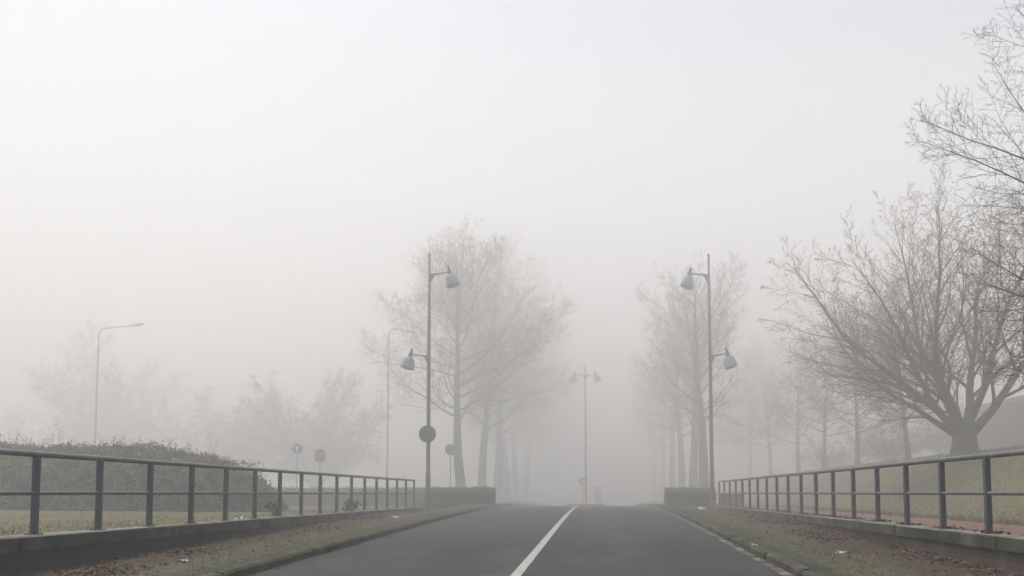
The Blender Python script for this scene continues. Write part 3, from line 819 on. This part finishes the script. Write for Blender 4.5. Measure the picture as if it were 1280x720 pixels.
tB = put_av(ave_spec(16.6, .0, .30, 6.7, 68, 30, 40), 102, avl[1], 1.0, M['twig_warm'])
tC = put_av(ave_spec(13.0, .02, .38, 4.6, 74, 30, 30, .11), 103, avr[0], 2.0, M['twig'])
tD = put_av(ave_spec(14.2, -.01, .33, 4.2, 60, 26, 32), 104, avr[1], .6, M['twig'])
for i, (x, y, lab) in enumerate(avl[2:]):
    dup((tD, tB, tA, tB)[i], (x, y, az_(x, y)), 1.3 + i * 1.9, lab, (1.12, 1.12, (1.14, .92, 1.1, 1.0)[i]))
for i, (x, y, lab) in enumerate(avr[2:]):
    dup((tC, tD, tC, tD)[i], (x, y, az_(x, y)), 2.9 + i * 2.2, lab, (.95, .95, (1.02, .95, .9, .95)[i]))

# multi-stemmed tree on the bank
big = dict(env=(-.3, 5.0, 6.9, 5.6), lsize=(.03, .05), rmin=.0045, cut=3, leaves=.12, base=dict(h=1.15, r=.38), stems=[
    (-.74, .10, .85, 8.2, .19), (-.42, -.25, 1.0, 8.4, .19), (-.16, .25, 1.1, 8.8, .19), (.08, -.25, 1.1, 8.6, .18),
    (.30, .20, 1.0, 8.6, .21), (.80, -.05, .85, 8.2, .21), (-.78, .55, .75, 7.6, .15), (-.90, -.45, .66, 7.4, .15), (.35, .7, .8, 7.6, .15)], lev=[
    dict(seg=14, sides=9, wig=.085, trop=.045, tip=.05, pw=.55, n=18, t0=.14, a0=R(40), a1=R(28), ratio=.52, rr=.58, ref=8.0),
    dict(seg=9, sides=6, wig=.10, trop=.02, tip=.10, pw=.65, n=14, t0=.14, a0=R(42), a1=R(30), ratio=.42, rr=.5, ref=4.0),
    dict(seg=5, sides=4, wig=.10, trop=.02, tip=.25, n=8, t0=.12, a0=R(42), a1=R(30), ratio=.48, rr=.6, ref=1.7),
    dict(seg=4, sides=3, wig=.12, trop=.02, tip=.4, n=4, t0=.15, a0=R(42), a1=R(32), ratio=.55, rr=.8, ref=.8),
    dict(seg=3, sides=3, wig=.14, trop=.02, tip=.5)])
tree(big, 201, (12.75, 28.6, outer(12.75, 28.6) - .05), 0, 'large multi stemmed spreading bare tree on the right grass bank', 'bare trees on the right bank', M['bark_light'], M['twig_warm'])

# near tree, trunk just outside the frame on the right
near = dict(env=(0, 7.2, 4.4, 6.2), rmin=.003, H=11.5, r=.20, cut=2, leaves=0, lev=[
    dict(seg=12, sides=10, wig=.03, trop=.02, flare=1.3, tip=.10, pw=1.0, n=64, t0=.12, a0=R(76), a1=R(34), len=5.9, rr=.36,
         shape=lambda t: 1.0 - .35 * max(0, t - .55)),
    dict(seg=14, sides=6, wig=.07, trop=.012, late=1.7, tip=.08, pw=.7, n=15, t0=.15, a0=R(46), a1=R(34), ratio=.36, rr=.5, ref=4.2),
    dict(seg=7, sides=4, wig=.10, trop=.05, tip=.25, n=10, t0=.12, a0=R(48), a1=R(38), ratio=.40, rr=.6, ref=1.7),
    dict(seg=4, sides=3, wig=.13, trop=.06, tip=.45, n=3, t0=.2, a0=R(45), a1=R(36), ratio=.45, rr=.8, ref=.6),
    dict(seg=3, sides=3, wig=.15, trop=.03, tip=.6)])
tree(near, 303, (10.4, 14.8, outer(10.4, 14.8) - .05), .4, 'nearest bare tree with long dark twigs reaching in from the right edge', 'bare trees on the right bank', M['twig_dark'], M['twig_dark'])

# slim young trees along the bank
slim = dict(H=7.2, r=.125, rmin=.005, cut=2, leaves=1.0, lsize=(.03, .06), lev=[
    dict(seg=10, sides=9, wig=.03, trop=.03, flare=1.3, tip=.10, n=26, t0=.25, a0=R(64), a1=R(28), len=3.7, rr=.45,
         shape=lambda t: 1.1 - .65 * t),
    dict(seg=7, sides=5, wig=.08, trop=.06, tip=.12, pw=.7, n=11, t0=.15, a0=R(42), a1=R(30), ratio=.46, rr=.55, ref=2.6),
    dict(seg=4, sides=4, wig=.11, trop=.04, tip=.25, n=7, t0=.12, a0=R(48), a1=R(36), ratio=.5, rr=.65, ref=1.1),
    dict(seg=3, sides=3, wig=.13, trop=.02, tip=.4, n=4, t0=.15, a0=R(45), a1=R(36), ratio=.55, rr=.8, ref=.5),
    dict(seg=3, sides=3, wig=.15, trop=.02, tip=.5)])
SL = 'slim bare trees on the right bank'
s1 = tree(slim, 401, (15.2, 40.0, outer(15.2, 40) - .1), 0, 'slim bare tree nearest left of the multi stemmed tree', SL, M['bark_pale'], M['twig'], scale=(1.2, 1.2, 1.15))
s2 = tree(slim, 402, (14.0, 43.9, outer(14, 43.9) - .1), 1, 'slim bare tree with low forked limbs, second left of the multi stemmed tree', SL, M['bark_pale'], M['twig'], scale=(1.25, 1.25, 1.15))
dup(s1, (13.6, 48.9, outer(13.6, 48.9) - .1), 2.2, 'hazy slim tree, third left of the multi stemmed tree', (1.35, 1.35, 1.22))
dup(s2, (13.4, 54.0, outer(13.4, 54) - .1), 4.0, 'hazy slim tree, fourth left of the multi stemmed tree', (1.3, 1.3, 1.25))
dup(s1, (13.3, 62.0, outer(13.3, 62) - .1), 5.2, 'very faint slim tree above the middle of the right railing', (1.35, 1.35, 1.3))
dup(s2, (13.2, 70.0, outer(13.2, 70) - .1), 1.2, 'barely visible slim tree nearest the right avenue row', (1.4, 1.4, 1.4))
dup(s1, (21.5, 37.5, outer(21.5, 37.5) - .1), 3.4, 'hazy bare tree behind the multi stemmed tree at the right edge', (1.25, 1.25, 1.25))

hedge((3.88, 34.2, GL + .0), R(-6), 2.0, 1.5, .70, 8000, 'low wide clipped hedge on the verge at the foot of the right lamp post', 22, rough=.055)
# twiggy shrubs at the back of the bank
shrub = dict(rmin=.006, cut=1, leaves=3.0, base=dict(h=.25, r=.09), stems=[
    (-.8, .1, .8, 2.3, .035), (-.45, -.4, 1, 2.5, .04), (-.1, .4, 1, 2.7, .04), (.15, -.3, 1, 2.6, .04), (.5, .3, .9, 2.4, .035), (.85, -.1, .75, 2.2, .035), (-.5, .7, .7, 2.1, .03), (.4, -.8, .7, 2.1, .03)], lev=[
    dict(seg=7, sides=5, wig=.09, trop=.03, tip=.15, n=10, t0=.12, a0=R(50), a1=R(34), ratio=.5, rr=.6, ref=2.4),
    dict(seg=4, sides=4, wig=.12, trop=.03, tip=.3, n=8, t0=.1, a0=R(50), a1=R(36), ratio=.5, rr=.7, ref=1.1),
    dict(seg=3, sides=3, wig=.14, trop=.02, tip=.4, n=4, t0=.1, a0=R(48), a1=R(38), ratio=.55, rr=.8, ref=.5),
    dict(seg=2, sides=3, wig=.15, trop=.02, tip=.5)])
SG = 'shrubs on the right bank'
h1 = tree(shrub, 601, (18.2, 51.5, outer(18, 51.5) - .1), 0, 'misty bare shrub at the back of the bank, left of the brick building', SG, M['twig'], M['twig'], 'shrub', (1.5, 1.2, 1.05))
h1['category'] = 'shrub'
dup(h1, (21.6, 51.0, outer(21, 51) - .1), 2.0, 'tallest misty shrub, touching the left corner of the brick building', (1.4, 1.3, 1.35))
dup(h1, (15.2, 53.5, outer(15, 53.5) - .1), 4.1, 'low misty shrub on the bank between the slim trees', (1.5, 1.2, .8))
dup(h1, (17.0, 47.5, outer(17, 47.5) - .1), 5.0, 'small misty shrub nearest on the bank behind the slim trees', (1.3, 1.1, .75))

# pale trees in the fog on the left
wide = dict(rmin=.010, env=(0, 6.3, 7.0, 5.0), cut=2, leaves=4.0, lsize=(.045, .09), base=dict(h=1.7, r=.34), stems=[
    (-.85, .1, .60, 7.2, .15), (-.4, -.5, .95, 7.8, .16), (.1, .35, 1.1, 8.0, .16), (.45, -.3, .95, 7.8, .16), (.9, .1, .58, 7.2, .15), (0, -.8, .7, 6.8, .14), (-.5, .7, .7, 6.8, .13), (.6, .6, .7, 6.8, .13)], lev=[
    dict(seg=11, sides=7, wig=.10, trop=.025, tip=.05, pw=.55, n=32, t0=.14, a0=R(62), a1=R(44), ratio=.40, rr=.5, ref=8.0),
    dict(seg=8, sides=5, wig=.13, trop=.02, tip=.12, pw=.7, n=14, t0=.10, a0=R(56), a1=R(38), ratio=.46, rr=.5, ref=3.4),
    dict(seg=4, sides=3, wig=.14, trop=.02, tip=.25, n=10, t0=.10, a0=R(55), a1=R(40), ratio=.52, rr=.65, ref=1.5),
    dict(seg=3, sides=3, wig=.15, trop=.02, tip=.5)])
PT = 'pale trees in the fog on the left'
w1 = tree(wide, 501, (-22.3, 58.5, GL - .05), 0, 'pale round crowned tree in fog above the left railing, behind the blue sign', PT, M['bark_pale'], M['twig_beige'], scale=(1.12, 1.12, 1.12))
dup(w1, (-31.5, 61.0, GL), 2.1, 'pale broad tree in fog between the hedge lamp and the round crowned tree', (1.15, 1.15, 1.02))
dup(w1, (-42.5, 62.5, GL), 3.6, 'tall very faint tree in fog behind the far left street lamp', (1.15, 1.15, 1.62))
dup(w1, (-50.5, 60.5, GL), 4.9, 'low ghostly tree in fog at the far left edge of the hedge', (.8, .8, .8))

# ------------------------------------------------------------------ building behind the bank
bz = outer(24, 48) - .3
bld = empty('brick_building', (30.4, 45.5, bz), 'dark flat roofed brick building half hidden behind the right bank trees', 'building')
hx, hy, hh = 8.0, 4.0, 3.25
t = MB(); t.box(-hx, hx, -hy, hy, -.5, hh); t.build('wall', M['brick_house'], bld)
t = MB(); t.box(-hx - .25, hx + .25, -hy - .25, hy + .25, hh + .003, hh + .28, 0, .02); t.build('roof', M['roof_edge'], bld)
for x0 in (-4.6, -1.2, 2.2):
    fr = MB()
    for (a, b_, c, d_) in ((x0, x0 + 2, 1.0, 1.07), (x0, x0 + 2, 2.33, 2.40), (x0, x0 + .07, 1.072, 2.328), (x0 + 1.93, x0 + 2, 1.072, 2.328), (x0 + .97, x0 + 1.03, 1.072, 2.328)):
        fr.box(a, b_, -hy - .04, -hy - .004, c, d_)
    f = fr.build('window', M['roof_edge'], bld)
    g = MB(); g.box(x0 + .072, x0 + 1.928, -hy - .018, -hy - .006, 1.075, 2.325); g.build('pane', M['glass'], f)
    si = MB(); si.box(x0 - .08, x0 + 2.08, -hy - .12, -hy - .004, .93, .997); si.build('sill', M['roof_edge'], f)
t = MB(); t.box(6.0, 7.0, -hy - .05, -hy - .004, 0, 2.2, 0, .006); d = t.build('door', M['cabinet'], bld)
t = MB(); t.box(6.1, 6.14, -hy - .11, -hy - .052, .95, 1.15); t.build('handle', M['galv'], d)

# ------------------------------------------------------------------ ground cover
rng = random.Random(77)
def leaves_on(mb, n, xf, yf, zf, size, keep, mats=3):
    k = 0; tries = 0
    while k < n and tries < n * 12:
        tries += 1
        x, y = xf(), yf()
        if rng.random() > keep(x, y): continue
        mi = rng.choices((0, 1, 2), (5, 7, 1.2))[0]
        mb.leaf((x, y, zf(x, y) + rng.uniform(.004, .03)), rng.uniform(*size), rng, mi, .75); k += 1
lm = MB()
def yb(a, b, p=1.6): return lambda: a + (b - a) * rng.random() ** p
leaves_on(lm, 6500, lambda: rng.uniform(3.0, 4.72), yb(6.5, 31, 1.5), lambda x, y: verge_z(x, y, 1), (.025, .075),
          lambda x, y: max(.012, sm(3.2, 4.4, x) * (.06 + 2.2 * max(0, nz(x * .9, y * .5, 12) + .05) + .7 * sm(4.35, 4.7, x))))
leaves_on(lm, 5000, lambda: rng.uniform(-6.68, -4.9), yb(6.5, 30, 1.5), lambda x, y: verge_z(x, y, -1), (.03, .06),
          lambda x, y: max(.012, math.exp(-((x + 5.9) / .42) ** 2) * (.05 + 2.2 * max(0, nz(x * .9, y * .55, 3) + .05)) + .35 * sm(-6.4, -6.65, x)))
leaves_on(lm, 420, lambda: rng.choice((2.37 - abs(rng.gauss(0, .12)), -4.41 + abs(rng.gauss(0, .12)))), yb(6, 30, 1.3), lambda x, y: road_z(x, y) + .004, (.03, .05), lambda x, y: 1)
leaves_on(lm, 500, lambda: rng.uniform(5.1, 9.5), yb(6, 30, 1.2), lambda x, y: outer(x, y) + .02, (.04, .07), lambda x, y: 1)
leaves_on(lm, 90, lambda: rng.choice((rng.uniform(4.72, 5.02), rng.uniform(-6.98, -6.7))), yb(6, 28, 1.2), lambda x, y: .703, (.03, .055), lambda x, y: 1)
tag(lm.build('fallen_leaves', [M['leaf_a'], M['leaf_b'], M['leaf_c']]), kind='stuff')

gb = MB()
def blade(x, y, z, h, w):
    a = rng.random() * 2 * PI; lx, ly = math.cos(a), math.sin(a)
    b = rng.random() * 2 * PI; k = h * rng.uniform(.2, .7)
    tx, ty = math.cos(b) * k, math.sin(b) * k
    gb.poly([(x - lx * w, y - ly * w, z - .01), (x + lx * w, y + ly * w, z - .01), (x + tx, y + ty, z + h)])
for _ in range(26000):   # bank on the right
    y = 8 + 42 * rng.random() ** 1.7; x = rng.uniform(8.0, 17)
    if rng.random() < .35 + .9 * max(0, nz(x * .8, y * .8, 9) + .35): blade(x, y, outer(x, y), rng.uniform(.05, .16), .008)
for _ in range(9000):    # edge of the path and behind the right coping
    y = 7 + 30 * rng.random() ** 1.4; x = rng.choice((rng.uniform(5.07, 5.3), rng.uniform(7.5, 8.4)))
    blade(x, y, outer(x, y), rng.uniform(.04, .12), .006)
for _ in range(12000):   # lawn behind the left railing
    y = 7 + 32 * rng.random() ** 1.3; x = -7.05 - 9 * rng.random() ** 1.3
    blade(x, y, outer(x, y), rng.uniform(.025, .06), .008)
tag(gb.build('grass', M['grass']), kind='stuff')
gb = MB()
for _ in range(13000):   # mossy verges
    s_ = rng.choice((-1, 1)); y = 6 + 28 * rng.random() ** 1.6
    x = rng.uniform(-5.65, -4.56) if s_ < 0 else rng.uniform(2.54, 3.7)
    if rng.random() < .3 + 1.1 * max(0, nz(x * 1.5, y * 1.2, 5) + .2): blade(x, y, verge_z(x, y, s_), rng.uniform(.015, .045), .005)
for _ in range(3000):    # tufts along the wall feet
    s_ = rng.choice((-1, 1)); y = 12 + 18 * rng.random()
    x = rng.uniform(-6.66, -6.3) if s_ < 0 else rng.uniform(4.4, 4.72)
    if nz(y * 1.1, s_ * 4) > .1: blade(x, y, verge_z(x, y, s_), rng.uniform(.05, .16), .006)
tag(gb.build('grass', M['grass_dull']), kind='stuff')

ms = MB()
for i in range(18):      # moss and leaf mould caught round the post feet of the right railing
    y0 = 10.38 + 1.3 * (i - 8)
    for _ in range(46):
        y = y0 + rng.gauss(0, .20); x = 4.88 + rng.gauss(.02, .07)
        if abs(x - 4.88) < .16: ms.leaf((x, y, .706 + abs(rng.gauss(0, .014))), rng.uniform(.03, .055), rng, 0, .2)
for _ in range(900):
    y = rng.uniform(14, 32); x = 4.88 + rng.uniform(-.17, .17)
    if nz(y * .9, 8) > 0: ms.leaf((x, y, .706 + abs(rng.gauss(0, .012))), rng.uniform(.03, .05), rng, 0, .2)
tag(ms.build('moss', M['moss']), kind='stuff')

def litter(x, y, z, s_, seed, label):
    r_ = random.Random(seed); m = MB(); n = 5
    g = [[(x + (i / (n - 1) - .5) * s_ + r_.gauss(0, s_ * .06), y + (j / (n - 1) - .5) * s_ * .8 + r_.gauss(0, s_ * .06), z + .006 + abs(r_.gauss(0, s_ * .16))) for i in range(n)] for j in range(n)]
    for j in range(n - 1):
        for i in range(n - 1): m.poly([g[j][i], g[j][i + 1], g[j + 1][i + 1], g[j + 1][i]])
    tag(m.build('paper_scrap', M['paper']), label, 'litter', 'white litter scraps on the verges')
litter(3.42, 11.5, verge_z(3.42, 11.5, 1), .13, 1, 'crumpled white paper scrap among leaves on the right verge')
litter(2.43, 12.6, rz(12.6) + .085, .09, 2, 'small white paper scrap lying on the right kerb')
litter(3.30, 26.0, verge_z(3.3, 26, 1), .26, 3, 'white scrap far up the right verge before the small hedge')
litter(-5.28, 19.5, verge_z(-5.28, 19.5, -1), .16, 4, 'white scrap on the mossy left verge near the railing end')
litter(-5.40, 9.5, verge_z(-5.40, 9.5, -1), .10, 5, 'white scrap in the dead leaves of the near left verge')
litter(-6.82, 13.95, .703, .13, 6, 'white scrap lying on top of the left coping')

# ------------------------------------------------------------------ fog, sky, light
def fog_bank(y0, dens, label=None):
    f = bpy.data.materials.new('fog'); f.use_nodes = True; n_ = f.node_tree; n_.nodes.clear()
    out_ = n_.nodes.new('ShaderNodeOutputMaterial'); vs = n_.nodes.new('ShaderNodeVolumeScatter')
    vs.inputs['Density'].default_value = dens; vs.inputs['Anisotropy'].default_value = .2; vs.inputs['Color'].default_value = (.999, .999, .999, 1)
    n_.links.new(vs.outputs[0], out_.inputs['Volume'])
    k = y0 * .02
    fb = MB(); fb.box(-260 - k, 260 + k, y0, 400 + k, -14 - k, FOG_TOP + k)
    tag(fb.build('fog', f), kind='structure')
FOG_TOP = 31
fog_bank(-25, .007)      # thin over the bridge, thicker banks beyond it
fog_bank(12.5, .011)
fog_bank(26, .015)
fog_bank(39, .016)

AZ, EL = R(-48), R(64)
w = bpy.data.worlds.new("World"); sc.world = w; w.use_nodes = True
nt = w.node_tree; bg = nt.nodes['Background']
sky = nt.nodes.new('ShaderNodeTexSky'); sky.sky_type = 'NISHITA'; sky.sun_disc = False
sky.sun_elevation = EL; sky.sun_rotation = AZ; sky.air_density = 1.0; sky.dust_density = 4.0; sky.ozone_density = 0.0
nt.links.new(sky.outputs[0], bg.inputs[0]); bg.inputs[1].default_value = .138
Ld = bpy.data.lights.new('sun', 'SUN'); Ld.energy = 3.4; Ld.angle = R(40); Ld.color = (1, .965, .885)
so = bpy.data.objects.new('sun', Ld); COL.objects.link(so); so.location = (-40, 40, 60)
v = Vector((math.sin(AZ) * math.cos(EL), math.cos(AZ) * math.cos(EL), math.sin(EL)))
so.rotation_euler = (-v).to_track_quat('-Z', 'Y').to_euler()

# ------------------------------------------------------------------ camera
cam = bpy.data.cameras.new('camera'); co = bpy.data.objects.new('camera', cam); COL.objects.link(co)
co.location = (0, 0, 1.2); co.rotation_euler = (R(90 + 3.5), 0, math.atan(110 / 960))
cam.sensor_width = 36; cam.lens = 27.0; cam.shift_y = (558 - 360) / 1280; cam.clip_end = 3000; cam.clip_start = .05
sc.camera = co
sc.view_settings.view_transform = 'Standard'; sc.view_settings.look = 'None'; sc.view_settings.exposure = 0; sc.view_settings.gamma = 1
sc.cycles.use_denoising = True
sc.cycles.volume_bounces = 16; sc.cycles.max_bounces = 24; sc.cycles.diffuse_bounces = 4
